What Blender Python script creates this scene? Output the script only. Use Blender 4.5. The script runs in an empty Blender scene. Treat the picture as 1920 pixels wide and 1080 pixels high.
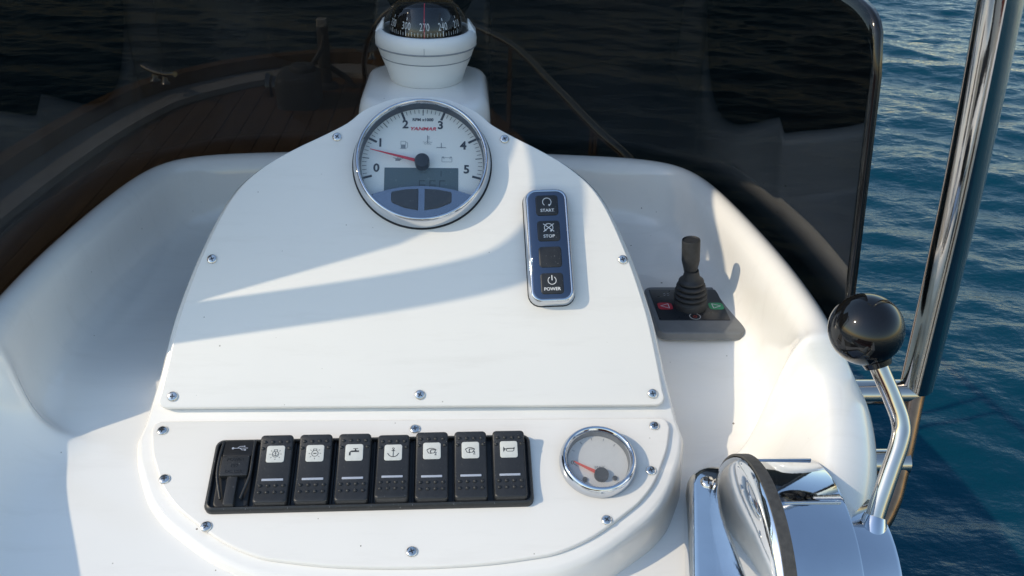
import bpy, bmesh, math, random
import numpy as np
from mathutils import Vector, Matrix
random.seed(7); rng = np.random.default_rng(7)
R = math.radians
SC = bpy.context.scene
COL = SC.collection

# ------------------------------------------------------------------ camera, sky, sun, exposure
cam_d = bpy.data.cameras.new("camera"); cam = bpy.data.objects.new("camera", cam_d); COL.objects.link(cam)
cam_d.sensor_width = 36.0; cam_d.lens = 36.0 * 1663 / 1920; cam_d.clip_start = 0.01; cam_d.clip_end = 5000
yaw, pitch, roll = R(3.72), R(30.0), R(1.95)
fw = Vector((math.sin(yaw) * math.cos(pitch), math.cos(yaw) * math.cos(pitch), -math.sin(pitch)))
rt = Vector((math.cos(yaw), -math.sin(yaw), 0)); up = rt.cross(fw)
r2 = rt * math.cos(roll) + up * math.sin(roll); u2 = up * math.cos(roll) - rt * math.sin(roll)
cam.matrix_world = Matrix(((r2.x, u2.x, -fw.x, .031), (r2.y, u2.y, -fw.y, -.473), (r2.z, u2.z, -fw.z, .367), (0, 0, 0, 1)))
SC.camera = cam

SUN = Vector((-1, -.252, .739)).normalized()
world = bpy.data.worlds.new("World"); SC.world = world; world.use_nodes = True
wn = world.node_tree.nodes; wl = world.node_tree.links
sky = wn.new("ShaderNodeTexSky"); sky.sky_type = 'NISHITA'; sky.sun_disc = False
sky.sun_elevation = math.asin(SUN.z); sky.sun_rotation = math.atan2(SUN.x, SUN.y)
sky.air_density = 1.45; sky.dust_density = 0.5; sky.ozone_density = 1.4
wn["Background"].inputs[1].default_value = 0.15
wl.new(sky.outputs[0], wn["Background"].inputs[0])
sl = bpy.data.lights.new("sun", 'SUN'); sl.energy = 2.0; sl.angle = R(0.53); sl.color = (1.0, .86, .64)
so = bpy.data.objects.new("sun", sl); COL.objects.link(so)
so.rotation_euler = SUN.to_track_quat('Z', 'Y').to_euler(); so.location = SUN * 20
vs = SC.view_settings; vs.view_transform = 'Standard'; vs.look = 'None'; vs.gamma = 1.0; vs.exposure = 0.50
vs.use_curve_mapping = False
SC.cycles.max_bounces = 10; SC.cycles.transparent_max_bounces = 24; SC.cycles.caustics_reflective = False
SC.cycles.caustics_refractive = False; SC.cycles.sample_clamp_indirect = 6
try:
    SC.cycles.use_denoising = True
except Exception:
    pass

# ------------------------------------------------------------------ materials
MATS = {}
def nodes_of(name):
    m = bpy.data.materials.new(name); m.use_nodes = True; MATS[name] = m
    nt = m.node_tree; return m, nt, nt.nodes, nt.links, nt.nodes["Principled BSDF"]
def dots(n, l, tc, scale, size, keep):
    """1 inside sparse little specks, else 0"""
    vo = n.new("ShaderNodeTexVoronoi"); vo.inputs["Scale"].default_value = scale; l.new(tc.outputs["Object"], vo.inputs["Vector"])
    sep = n.new("ShaderNodeSeparateColor"); l.new(vo.outputs["Color"], sep.inputs[0])
    rad = n.new("ShaderNodeMath"); rad.operation = 'MULTIPLY'; rad.inputs[1].default_value = size; l.new(sep.outputs[1], rad.inputs[0])
    a = n.new("ShaderNodeMath"); a.operation = 'LESS_THAN'; l.new(vo.outputs["Distance"], a.inputs[0]); l.new(rad.outputs[0], a.inputs[1])
    b = n.new("ShaderNodeMath"); b.operation = 'GREATER_THAN'; b.inputs[1].default_value = 1 - keep; l.new(sep.outputs[0], b.inputs[0])
    c = n.new("ShaderNodeMath"); c.operation = 'MULTIPLY'; l.new(a.outputs[0], c.inputs[0]); l.new(b.outputs[0], c.inputs[1])
    return c.outputs[0]
def mat(name, col, rough=.4, metal=0.0, var=.06, scale=60, bump=0.0, bscale=300, rvar=.08, coat=0, spec=.5, specks=0.0, ior=1.5, grime=0.0):
    m, nt, n, l, b = nodes_of(name)
    tc = n.new("ShaderNodeTexCoord")
    nz = n.new("ShaderNodeTexNoise"); nz.inputs["Scale"].default_value = scale; nz.inputs["Detail"].default_value = 5
    l.new(tc.outputs["Object"], nz.inputs["Vector"])
    cr = n.new("ShaderNodeValToRGB"); e = cr.color_ramp.elements
    e[0].position = .3; e[1].position = .7
    e[0].color = (*[c * (1 - var) for c in col], 1); e[1].color = (*[min(1, c * (1 + var)) for c in col], 1)
    l.new(nz.outputs["Fac"], cr.inputs[0]); last = cr.outputs[0]
    if specks:
        sp = n.new("ShaderNodeTexNoise"); sp.inputs["Scale"].default_value = 900; sp.inputs["Detail"].default_value = 1
        l.new(tc.outputs["Object"], sp.inputs["Vector"])
        gt = n.new("ShaderNodeValToRGB"); gt.color_ramp.elements[0].position = .72; gt.color_ramp.elements[1].position = .80
        gt.color_ramp.elements[0].color = (0, 0, 0, 1); gt.color_ramp.elements[1].color = (specks,) * 3 + (1,)
        l.new(sp.outputs["Fac"], gt.inputs[0])
        mx = n.new("ShaderNodeMixRGB"); mx.inputs[2].default_value = (.45, .45, .43, 1)
        l.new(gt.outputs[0], mx.inputs[0]); l.new(last, mx.inputs[1]); last = mx.outputs[0]
    if grime:
        for sc, sz, kp, cc, st in ((70, .07, .10, (.16, .13, .10, 1), grime), (160, .10, .12, (.30, .27, .22, 1), grime * .7)):
            mx = n.new("ShaderNodeMixRGB"); mx.inputs[2].default_value = cc
            mu = n.new("ShaderNodeMath"); mu.operation = 'MULTIPLY'; mu.inputs[1].default_value = st; l.new(dots(n, l, tc, sc, sz, kp), mu.inputs[0])
            l.new(mu.outputs[0], mx.inputs[0]); l.new(last, mx.inputs[1]); last = mx.outputs[0]
        mp = n.new("ShaderNodeMapping"); mp.inputs["Scale"].default_value = (3, 22, 8); mp.inputs["Rotation"].default_value = (.2, .1, .5); l.new(tc.outputs["Object"], mp.inputs[0])
        sm = n.new("ShaderNodeTexNoise"); sm.inputs["Scale"].default_value = 4; sm.inputs["Detail"].default_value = 8; sm.inputs["Roughness"].default_value = .7; l.new(mp.outputs[0], sm.inputs["Vector"])
        sr = n.new("ShaderNodeValToRGB"); sr.color_ramp.elements[0].position = .52; sr.color_ramp.elements[1].position = .80
        sr.color_ramp.elements[0].color = (0, 0, 0, 1); sr.color_ramp.elements[1].color = (.16 * grime,) * 3 + (1,); l.new(sm.outputs["Fac"], sr.inputs[0])
        mx = n.new("ShaderNodeMixRGB"); mx.inputs[2].default_value = (.50, .46, .40, 1); l.new(sr.outputs[0], mx.inputs[0]); l.new(last, mx.inputs[1]); last = mx.outputs[0]
    l.new(last, b.inputs["Base Color"])
    mr = n.new("ShaderNodeMapRange"); mr.inputs[3].default_value = max(.01, rough - rvar); mr.inputs[4].default_value = rough + rvar
    nz2 = n.new("ShaderNodeTexNoise"); nz2.inputs["Scale"].default_value = scale * 2.3; nz2.inputs["Detail"].default_value = 6
    l.new(tc.outputs["Object"], nz2.inputs["Vector"]); l.new(nz2.outputs["Fac"], mr.inputs[0]); l.new(mr.outputs[0], b.inputs["Roughness"])
    b.inputs["Metallic"].default_value = metal; b.inputs["Specular IOR Level"].default_value = spec; b.inputs["IOR"].default_value = ior
    if coat: b.inputs["Coat Weight"].default_value = coat; b.inputs["Coat Roughness"].default_value = .04
    if bump:
        bn = n.new("ShaderNodeTexNoise"); bn.inputs["Scale"].default_value = bscale; bn.inputs["Detail"].default_value = 4
        l.new(tc.outputs["Object"], bn.inputs["Vector"])
        bp = n.new("ShaderNodeBump"); bp.inputs["Strength"].default_value = bump; bp.inputs["Distance"].default_value = .001
        l.new(bn.outputs["Fac"], bp.inputs["Height"]); l.new(bp.outputs[0], b.inputs["Normal"])
    return m
def pane(name, tint, f0=.04, rough=.0, haze=0.0, salt=0.0):
    """clear or tinted glazing: straight-through transmission plus a Schlick mirror reflection"""
    m, nt, n, l, b = nodes_of(name); n.remove(b); out = n["Material Output"]
    g = n.new("ShaderNodeNewGeometry"); d = n.new("ShaderNodeVectorMath"); d.operation = 'DOT_PRODUCT'
    l.new(g.outputs["Normal"], d.inputs[0]); l.new(g.outputs["Incoming"], d.inputs[1])
    ab = n.new("ShaderNodeMath"); ab.operation = 'ABSOLUTE'; l.new(d.outputs["Value"], ab.inputs[0])
    om = n.new("ShaderNodeMath"); om.operation = 'SUBTRACT'; om.inputs[0].default_value = 1; l.new(ab.outputs[0], om.inputs[1])
    pw = n.new("ShaderNodeMath"); pw.operation = 'POWER'; pw.inputs[1].default_value = 5; l.new(om.outputs[0], pw.inputs[0])
    ml = n.new("ShaderNodeMath"); ml.operation = 'MULTIPLY_ADD'; ml.inputs[1].default_value = 1 - f0; ml.inputs[2].default_value = f0
    l.new(pw.outputs[0], ml.inputs[0])
    t = n.new("ShaderNodeBsdfTransparent"); t.inputs[0].default_value = (*tint, 1)
    gl = n.new("ShaderNodeBsdfGlossy"); gl.inputs["Roughness"].default_value = rough
    base = t.outputs[0]
    if haze:
        df = n.new("ShaderNodeBsdfDiffuse"); df.inputs[0].default_value = (.7, .7, .68, 1)
        nz = n.new("ShaderNodeTexNoise"); nz.inputs["Scale"].default_value = 90; nz.inputs["Detail"].default_value = 6
        tc = n.new("ShaderNodeTexCoord"); l.new(tc.outputs["Object"], nz.inputs["Vector"])
        mm = n.new("ShaderNodeMath"); mm.operation = 'MULTIPLY'; mm.inputs[1].default_value = haze * 2; l.new(nz.outputs["Fac"], mm.inputs[0])
        hx = n.new("ShaderNodeMixShader"); l.new(mm.outputs[0], hx.inputs[0]); l.new(base, hx.inputs[1]); l.new(df.outputs[0], hx.inputs[2]); base = hx.outputs[0]
    if salt:
        tc2 = n.new("ShaderNodeTexCoord"); mm = n.new("ShaderNodeMath"); mm.operation = 'MULTIPLY'; mm.inputs[1].default_value = salt
        ad = n.new("ShaderNodeMath"); ad.operation = 'MAXIMUM'; l.new(dots(n, l, tc2, 55, .05, .10), ad.inputs[0]); l.new(dots(n, l, tc2, 140, .06, .05), ad.inputs[1]); l.new(ad.outputs[0], mm.inputs[0])
        df = n.new("ShaderNodeBsdfDiffuse"); df.inputs[0].default_value = (.6, .6, .58, 1)
        hx = n.new("ShaderNodeMixShader"); l.new(mm.outputs[0], hx.inputs[0]); l.new(base, hx.inputs[1]); l.new(df.outputs[0], hx.inputs[2]); base = hx.outputs[0]
    mx = n.new("ShaderNodeMixShader"); l.new(ml.outputs[0], mx.inputs[0]); l.new(base, mx.inputs[1]); l.new(gl.outputs[0], mx.inputs[2])
    l.new(mx.outputs[0], out.inputs[0]); return m
GEL = mat("gelcoat_white", (.87, .845, .80), .11, var=.014, scale=9, rvar=.05, bump=.010, bscale=40, coat=.4, grime=.9)
GELP = mat("panel_white", (.845, .815, .765), .21, var=.012, scale=14, rvar=.08, bump=.015, bscale=120, grime=1.0)
PLASTW = mat("compass_white", (.80, .80, .78), .33, var=.015, scale=40, bump=.02, bscale=700)
CHROME = mat("chrome", (.60, .63, .68), .045, 1.0, var=.03, scale=50, rvar=.03, bump=.01, bscale=600, specks=.25)
CHROMEB = mat("bright_chrome", (.80, .81, .82), .05, 1.0, var=.04, scale=50, rvar=.035, bump=.015, bscale=500, specks=.3)
STEELBR = mat("brown_reflection_steel", (.24, .15, .10), .18, 1.0, var=.3, scale=60, rvar=.08)  # dark orange-brown reflections on the lower rail put into the metal colour
STEEL = mat("stainless_steel", (.52, .49, .455), .09, 1.0, var=.05, scale=30, rvar=.05, bump=.02, bscale=250)
DULL = mat("screw_steel", (.72, .70, .67), .22, 1.0, var=.15, scale=400, rvar=.1)
BLACK = mat("black_plastic", (.022, .023, .025), .42, var=.15, scale=200, bump=.12, bscale=1600, specks=.35)
BLACKD = mat("black_recess", (.008, .008, .009), .5, var=.1, scale=100)
BLACKG = mat("black_gloss", (.005, .005, .006), .05, var=.2, scale=60, rvar=.03)
CHROMED = mat("dark_chrome", (.15, .17, .215), .06, 1.0, var=.04, scale=50, rvar=.03, specks=.2)  # dark blue of the reflected sky put into the metal colour
CHROMEM = mat("mid_chrome", (.27, .30, .36), .06, 1.0, var=.04, scale=50, rvar=.03, specks=.2)  # lighter blue sky reflection, likewise put into the colour
RUBBER = mat("grey_rubber", (.055, .053, .05), .65, var=.25, scale=260, bump=.2, bscale=900)
BRUBBER = mat("black_rubber", (.024, .026, .029), .6, var=.2, scale=260, bump=.15, bscale=900)
GREYP = mat("grey_plastic", (.15, .16, .17), .45, var=.06, scale=120, bump=.05, bscale=900)
LABEL = mat("label_black", (.018, .022, .028), .3, var=.1, scale=90)
DIAL = mat("dial_white", (.84, .83, .80), .5, var=.01, scale=60)
INK = mat("ink_dark", (.022, .025, .03), .5, var=.1, scale=300)
INKG = mat("ink_grey", (.24, .26, .28), .5, var=.1, scale=300)
INKW = mat("ink_white", (.78, .78, .78), .5, var=.04, scale=300)
RED = mat("ink_red", (.62, .02, .04), .4, var=.06, scale=200)
ORANGE = mat("needle_orange", (.85, .10, .05), .4, var=.05, scale=200)
GREEN = mat("label_green", (.03, .30, .14), .4, var=.06, scale=200)
REDL = mat("label_red", (.50, .03, .05), .4, var=.06, scale=200)
LCD = mat("lcd", (.075, .112, .125), .25, var=.03, scale=200)
LCDS = mat("lcd_segment", (.035, .05, .055), .25, var=.03, scale=200)
LEGEND = mat("legend_plate", (.62, .62, .58), .4, var=.06, scale=200)
BAR = mat("indicator_lens", (.42, .45, .52), .3, var=.05, scale=300)
TEAK = None
CLEAR = pane("clear_lens", (.97, .98, .98))
CLOUDY = pane("cloudy_lens", (.93, .93, .93), haze=.05, rough=.04)
DOME = pane("dome_glass", (.90, .92, .93))
TINT = pane("tinted_acrylic", (.185, .178, .170), f0=.045, salt=.35)
EDGE = mat("acrylic_edge", (.006, .006, .007), .10, var=.1, scale=40)
LEATHER = mat("oxblood_vinyl", (.14, .022, .014), .45, var=.12, scale=25, bump=.1, bscale=300)
GASKET = mat("black_gasket", (.012, .012, .012), .6, var=.2, scale=100)

def teak():
    m, nt, n, l, b = nodes_of("teak_deck")
    tc = n.new("ShaderNodeTexCoord"); mp = n.new("ShaderNodeMapping"); mp.inputs["Scale"].default_value = (18, 1, 1)
    l.new(tc.outputs["Object"], mp.inputs[0])
    nz = n.new("ShaderNodeTexNoise"); nz.inputs["Scale"].default_value = 3; nz.inputs["Detail"].default_value = 8; l.new(mp.outputs[0], nz.inputs["Vector"])
    cr = n.new("ShaderNodeValToRGB"); cr.color_ramp.elements[0].color = (.14, .075, .035, 1); cr.color_ramp.elements[1].color = (.33, .20, .10, 1)
    cr.color_ramp.elements[0].position = .3; cr.color_ramp.elements[1].position = .7
    l.new(nz.outputs["Fac"], cr.inputs[0]); l.new(cr.outputs[0], b.inputs["Base Color"]); b.inputs["Roughness"].default_value = .65
    return m
TEAK = teak()
CAULK = mat("deck_caulking", (.02, .02, .02), .7)
DECKW = mat("deck_paint", (.72, .72, .70), .35, var=.05, scale=6)

# ------------------------------------------------------------------ object helpers
def tag(o, label=None, cat=None, group=None, kind=None):
    for k, v in (("label", label), ("category", cat), ("group", group), ("kind", kind)):
        if v: o[k] = v
    return o
def empty(name, M=None, label=None, cat=None, group=None):
    o = bpy.data.objects.new(name, None); COL.objects.link(o); o.empty_display_size = .02
    if M is not None: o.matrix_world = M
    return tag(o, label, cat, group)
def link(name, me, m, parent=None, smooth=35, M=None):
    if m is not None and not me.materials: me.materials.append(m)
    o = bpy.data.objects.new(name, me); COL.objects.link(o)
    if parent is not None: o.parent = parent
    if M is not None: o.matrix_local = M
    return o
def finish(bm, name, smooth=35):
    bmesh.ops.recalc_face_normals(bm, faces=bm.faces[:])
    if smooth:
        for f in bm.faces: f.smooth = True
        a = R(smooth)
        for e in bm.edges:
            if len(e.link_faces) == 2 and e.calc_face_angle(0) > a: e.smooth = False
    me = bpy.data.meshes.new(name); bm.to_mesh(me); bm.free(); return me
def obj(name, bm, m, parent=None, smooth=35, M=None): return link(name, finish(bm, name, smooth), m, parent, M=M)
def frame(o, ex, ey, ez):
    return Matrix(((ex[0], ey[0], ez[0], o[0]), (ex[1], ey[1], ez[1], o[1]), (ex[2], ey[2], ez[2], o[2]), (0, 0, 0, 1)))
def T(x=0, y=0, z=0, rz=0, rx=0, ry=0):
    return Matrix.Translation((x, y, z)) @ Matrix.Rotation(rz, 4, 'Z') @ Matrix.Rotation(rx, 4, 'X') @ Matrix.Rotation(ry, 4, 'Y')
def loops_mesh(bm, loops, cap0=True, cap1=True, closed=True):
    vs_ = [[bm.verts.new(p) for p in lp] for lp in loops]
    n = len(loops[0])
    for a, b in zip(vs_, vs_[1:]):
        for i in range(n if closed else n - 1):
            j = (i + 1) % n
            try: bm.faces.new((a[i], a[j], b[j], b[i]))
            except ValueError: pass
    if cap0: bm.faces.new(vs_[0])
    if cap1: bm.faces.new(vs_[-1])
    return vs_
def rrect(w, h, r, k=5):
    pts = []
    for cx, cy, a0 in ((w / 2 - r, h / 2 - r, 0), (-w / 2 + r, h / 2 - r, 90), (-w / 2 + r, -h / 2 + r, 180), (w / 2 - r, -h / 2 + r, 270)):
        for i in range(k + 1):
            a = R(a0 + 90 * i / k); pts.append((cx + r * math.cos(a), cy + r * math.sin(a)))
    return pts
def slab(w, h, r, z0, z1, bev=.0008, k=5, bm=None, cx=0, cy=0, taper=0):
    """rounded rectangular plate with a rounded top edge"""
    bm = bm or bmesh.new()
    def lp(ins, z): return [(x + cx, y + cy, z) for x, y in rrect(w - 2 * ins, h - 2 * ins, max(r - ins, .00005), k)]
    L_ = [lp(0, z0)]
    for i in range(4):
        a = R(90 * i / 3); L_.append(lp(taper + bev * (1 - math.cos(a)), z1 - bev + bev * math.sin(a)))
    loops_mesh(bm, L_); return bm
def lathe(prof, n=48, bm=None, cap0=True, cap1=True, sq=None):
    bm = bm or bmesh.new()
    loops_mesh(bm, [[(r * math.cos(2 * math.pi * i / n), r * math.sin(2 * math.pi * i / n), z) for i in range(n)] for r, z in prof], cap0, cap1)
    return bm
def plate(poly, z0, z1, bm=None):
    bm = bm or bmesh.new(); loops_mesh(bm, [[(x, y, z0) for x, y in poly], [(x, y, z1) for x, y in poly]]); return bm
def cat_curve(pts, n=8):
    P = [Vector(p) for p in pts]; P = [P[0] * 2 - P[1]] + P + [P[-1] * 2 - P[-2]]; out = []
    for i in range(1, len(P) - 2):
        for k in range(n):
            t = k / n; a, b, c, d = P[i - 1], P[i], P[i + 1], P[i + 2]
            out.append(.5 * ((2 * b) + (c - a) * t + (2 * a - 5 * b + 4 * c - d) * t * t + (3 * b - a - 3 * c + d) * t ** 3))
    out.append(P[-2]); return out
def tube(path, r, n=20, bm=None, cap=True):
    bm = bm or bmesh.new(); path = [Vector(p) for p in path]
    rs = r if isinstance(r, (list, tuple)) else [r] * len(path)
    t0 = (path[1] - path[0]).normalized(); u = t0.orthogonal().normalized(); loops = []
    for i, p in enumerate(path):
        t = (path[min(i + 1, len(path) - 1)] - path[max(i - 1, 0)]).normalized()
        u = (u - t * u.dot(t)).normalized(); v = t.cross(u)
        loops.append([p + (u * math.cos(2 * math.pi * k / n) + v * math.sin(2 * math.pi * k / n)) * rs[i] for k in range(n)])
    loops_mesh(bm, loops, cap, cap); return bm
def sphere(r, bm=None, u=24, v=14, M=Matrix()):
    bm = bm or bmesh.new(); bmesh.ops.create_uvsphere(bm, u_segments=u, v_segments=v, radius=r, matrix=M); return bm
def stroke(bm, pts, w, z=0, closed=False, h=.00012):
    """flat inked line: quads per segment with round joints"""
    pts = [Vector((p[0], p[1])) for p in pts]
    if closed: pts = pts + [pts[0]]
    for a, b in zip(pts, pts[1:]):
        d = b - a
        if d.length < 1e-9: continue
        nrm = Vector((-d.y, d.x)).normalized() * w / 2; e = d.normalized() * w * .25
        a2, b2 = a - e, b + e
        f = [bm.verts.new((*q, z + h)) for q in (a2 + nrm, a2 - nrm, b2 - nrm, b2 + nrm)]; bm.faces.new(f)
def arc(cx, cy, r, a0, a1, n=14, ry=None):
    ry = r if ry is None else ry
    return [(cx + r * math.cos(R(a0 + (a1 - a0) * i / n)), cy + ry * math.sin(R(a0 + (a1 - a0) * i / n))) for i in range(n + 1)]
def fill(bm, pts, z=0, h=.00012): bm.faces.new([bm.verts.new((p[0], p[1], z + h)) for p in pts])
def text_bm(s, size, bold=0.0, shear=0.0, sx=1.0, spacing=1.0, depth=0.0):
    cu = bpy.data.curves.new("txt", 'FONT'); cu.body = s; cu.size = 1.0; cu.align_x = 'CENTER'; cu.align_y = 'CENTER'
    cu.offset = bold; cu.shear = shear; cu.space_character = spacing; cu.resolution_u = 3; cu.extrude = depth
    o = bpy.data.objects.new("txt", cu); COL.objects.link(o)
    me = bpy.data.meshes.new_from_object(o.evaluated_get(bpy.context.evaluated_depsgraph_get()))
    COL.objects.unlink(o); bpy.data.objects.remove(o)
    bm = bmesh.new(); bm.from_mesh(me); bpy.data.meshes.remove(me)
    xs = [v.co.x for v in bm.verts]; ys = [v.co.y for v in bm.verts]
    cx, cy = (min(xs) + max(xs)) / 2, (min(ys) + max(ys)) / 2; hh = max(ys) - min(ys)
    for v in bm.verts:
        v.co.x = (v.co.x - cx) / hh * size * sx; v.co.y = (v.co.y - cy) / hh * size; v.co.z = v.co.z / hh * size
    return bm                                             # 'size' is the height of the letters
def text(name, s, size, m, parent, x, y, z, rz=0, **k):
    return obj(name, text_bm(s, size, **k), m, parent, smooth=0, M=T(x, y, z, rz))

E1, E2 = R(43.8), R(18.8)
U_F = frame((0, 0, 0), (1, 0, 0), (0, math.cos(E1), math.sin(E1)), (0, -math.sin(E1), math.cos(E1)))
HL = -.005
L_F = frame((0, -math.sin(E2) * HL, math.cos(E2) * HL), (1, 0, 0), (0, math.cos(E2), math.sin(E2)), (0, -math.sin(E2), math.cos(E2)))
def Uw(u, v, h=0): return U_F @ Vector((u, v, h))
def Lw(u, v, h=0): return L_F @ Vector((u, v, h))

# ------------------------------------------------------------------ sea
def build_sea(z0=-2.05):
    def axis(lo, hi, step, far):
        a = list(np.arange(lo, hi + 1e-6, step)); s = step; x = a[-1]; y = a[0]; pre = []
        while x < far: s *= 1.35; x += s; a.append(x)
        s = step
        while y > -far: s *= 1.35; y -= s; pre.append(y)
        return np.array(pre[::-1] + a)
    xs = axis(-5.5, 8.5, .036, 3000); ys = axis(-.6, 19.0, .04, 3000)
    X, Y = np.meshgrid(xs, ys); Zs = np.zeros_like(X)
    d = np.hypot(X - 1, Y - 4); fade = np.clip((60 - d) / 30, 0, 1)
    for i in range(80):
        lam = .11 * (1.9 / .11) ** (i / 79) * rng.uniform(.9, 1.1); th = R(78) + rng.normal(0, .42)
        k = 2 * math.pi / lam; amp = .0050 * lam ** .72 * rng.uniform(.5, 1.2); ph = rng.uniform(0, 6.28)
        env = .65 + .35 * np.sin(X * rng.uniform(.3, 1.1) + Y * rng.uniform(.3, 1.1) + rng.uniform(0, 6.28))
        s = np.sin(k * (X * math.cos(th) + Y * math.sin(th)) + ph + .5 * np.sin(X * .9 + ph) + .4 * np.sin(Y * 1.1 - ph))
        Zs += amp * env * (1 - np.abs(s)) * 1.7 if i % 3 == 0 else amp * env * s
    for lam, am, th in ((3.1, .016, R(62)), (4.4, .022, R(88)), (6.3, .028, R(74))):
        Zs += am * np.sin(2 * math.pi / lam * (X * math.cos(th) + Y * math.sin(th)) + rng.uniform(0, 6))
    Zs *= fade
    co = np.stack([X, Y, Zs + z0], -1).reshape(-1, 3); ny, nx = X.shape
    idx = np.arange(nx * ny).reshape(ny, nx)
    q = np.stack([idx[:-1, :-1], idx[:-1, 1:], idx[1:, 1:], idx[1:, :-1]], -1).reshape(-1, 4)
    me = bpy.data.meshes.new("sea"); me.vertices.add(len(co)); me.vertices.foreach_set("co", co.ravel())
    me.loops.add(q.size); me.loops.foreach_set("vertex_index", q.ravel().astype(np.int32))
    me.polygons.add(len(q)); me.polygons.foreach_set("loop_start", np.arange(0, q.size, 4, dtype=np.int32))
    me.polygons.foreach_set("use_smooth", np.ones(len(q), dtype=bool)); me.update(calc_edges=True); me.validate()
    m, nt, n, l, b = nodes_of("sea_water")
    b.inputs["Base Color"].default_value = (.0018, .037, .062, 1); b.inputs["Roughness"].default_value = .06; b.inputs["IOR"].default_value = 1.333; b.inputs["Specular IOR Level"].default_value = .30; b.inputs["Specular Tint"].default_value = (.28, .66, 1.0, 1)
    tc = n.new("ShaderNodeTexCoord"); mp = n.new("ShaderNodeMapping"); mp.inputs["Scale"].default_value = (1, 1.7, 1); mp.inputs["Rotation"].default_value = (0, 0, R(12))
    l.new(tc.outputs["Object"], mp.inputs[0])
    n1 = n.new("ShaderNodeTexNoise"); n1.inputs["Scale"].default_value = 11; n1.inputs["Detail"].default_value = 6; l.new(mp.outputs[0], n1.inputs["Vector"])
    bp = n.new("ShaderNodeBump"); bp.inputs["Strength"].default_value = .4; bp.inputs["Distance"].default_value = .03
    l.new(n1.outputs["Fac"], bp.inputs["Height"]); l.new(bp.outputs[0], b.inputs["Normal"])
    o = link("sea", me, m); tag(o, kind="structure"); return o
build_sea()

# ------------------------------------------------------------------ boat: hull, foredeck, cockpit sole
DZ = -1.0
EDGE_PTS = [(-1.75, -3.2), (-1.8, -1.0), (-1.78, 1.0), (-1.68, 2.6), (-1.5, 3.5), (-1.25, 3.88), (-.98, 4.09), (-.67, 4.21), (-.42, 4.20), (-.18, 3.98), (.06, 3.5), (.28, 2.85), (.43, 2.2), (.50, 1.4), (.50, .5), (.42, -.6), (.40, -3.2)]
edge = [Vector((p.x, p.y)) for p in cat_curve([(x, y, 0) for x, y in EDGE_PTS], 6)]
bm = bmesh.new()
def eloop(off, z, dy=0): return [(-.65 + (p.x + .65) * off, (p.y) * (off if p.y > 0 else 1) + dy, z) for p in edge]
loops_mesh(bm, [eloop(1.0, DZ - .004), eloop(1.0, DZ - .2), eloop(.97, -1.6), eloop(.9, -2.3)], cap0=False, cap1=False)
tag(obj("hull", bm, DECKW, smooth=40), kind="structure")
fd = link("foredeck", None or bpy.data.meshes.new("foredeck"), CAULK); tag(fd, kind="structure")
bm = bmesh.new(); bm.faces.new([bm.verts.new((p.x, p.y, DZ - .004)) for p in edge]); bm.to_mesh(fd.data); bm.free()
# teak planks laid fore and aft on the foredeck, each a board of its own
def edge_span(x, lo=.3):
    ys_ = []
    for a, b in zip(edge, edge[1:]):
        if (a.x - x) * (b.x - x) <= 0 and abs(a.x - b.x) > 1e-9:
            ys_.append(a.y + (b.y - a.y) * (x - a.x) / (b.x - a.x))
    return (max(ys_) if ys_ else None)
x = -1.66
while x < .42:
    a, b = edge_span(x), edge_span(x + .088)
    if a is not None and b is not None:
        bm = plate([(x, .36), (x + .088, .36), (x + .088, b - .12), (x, a - .12)], DZ - .002, DZ + .006)
        obj("plank", bm, TEAK, fd, smooth=0)
    x += .0920
# white bulwark with a teak cap around the bow
def along(z0, z1, o0, o1, name, m, lo=6, hi=None):
    seg = edge[lo:hi]; bm = bmesh.new(); loops = []
    for i, p in enumerate(seg):
        t = (seg[min(i + 1, len(seg) - 1)] - seg[max(i - 1, 0)]).normalized(); nn = Vector((t.y, -t.x))
        loops.append([(p.x + nn.x * o, p.y + nn.y * o, z) for o, z in ((o0, z0), (o1, z0), (o1, z1), (o0, z1))])
    loops_mesh(bm, loops); return obj(name, bm, m, smooth=40)
bw = empty("bulwark", label="low white bulwark with teak cap curving around the bow", cat="bulwark")
o = along(DZ - .003, DZ + .034, .0, .20, "wall", DECKW); o.parent = bw
o = along(DZ + .0365, DZ + .095, -.02, .045, "cap", TEAK); o.parent = bw
sole = bpy.data.meshes.new("cockpit_sole"); bm = bmesh.new()
bm.faces.new([bm.verts.new(p) for p in ((-1.7, -3.1, -1.06), (.38, -3.1, -1.06), (.38, .30, -1.06), (-1.7, .30, -1.06))]); bm.to_mesh(sole); bm.free()
tag(link("cockpit_sole", sole, TEAK), kind="structure")

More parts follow.
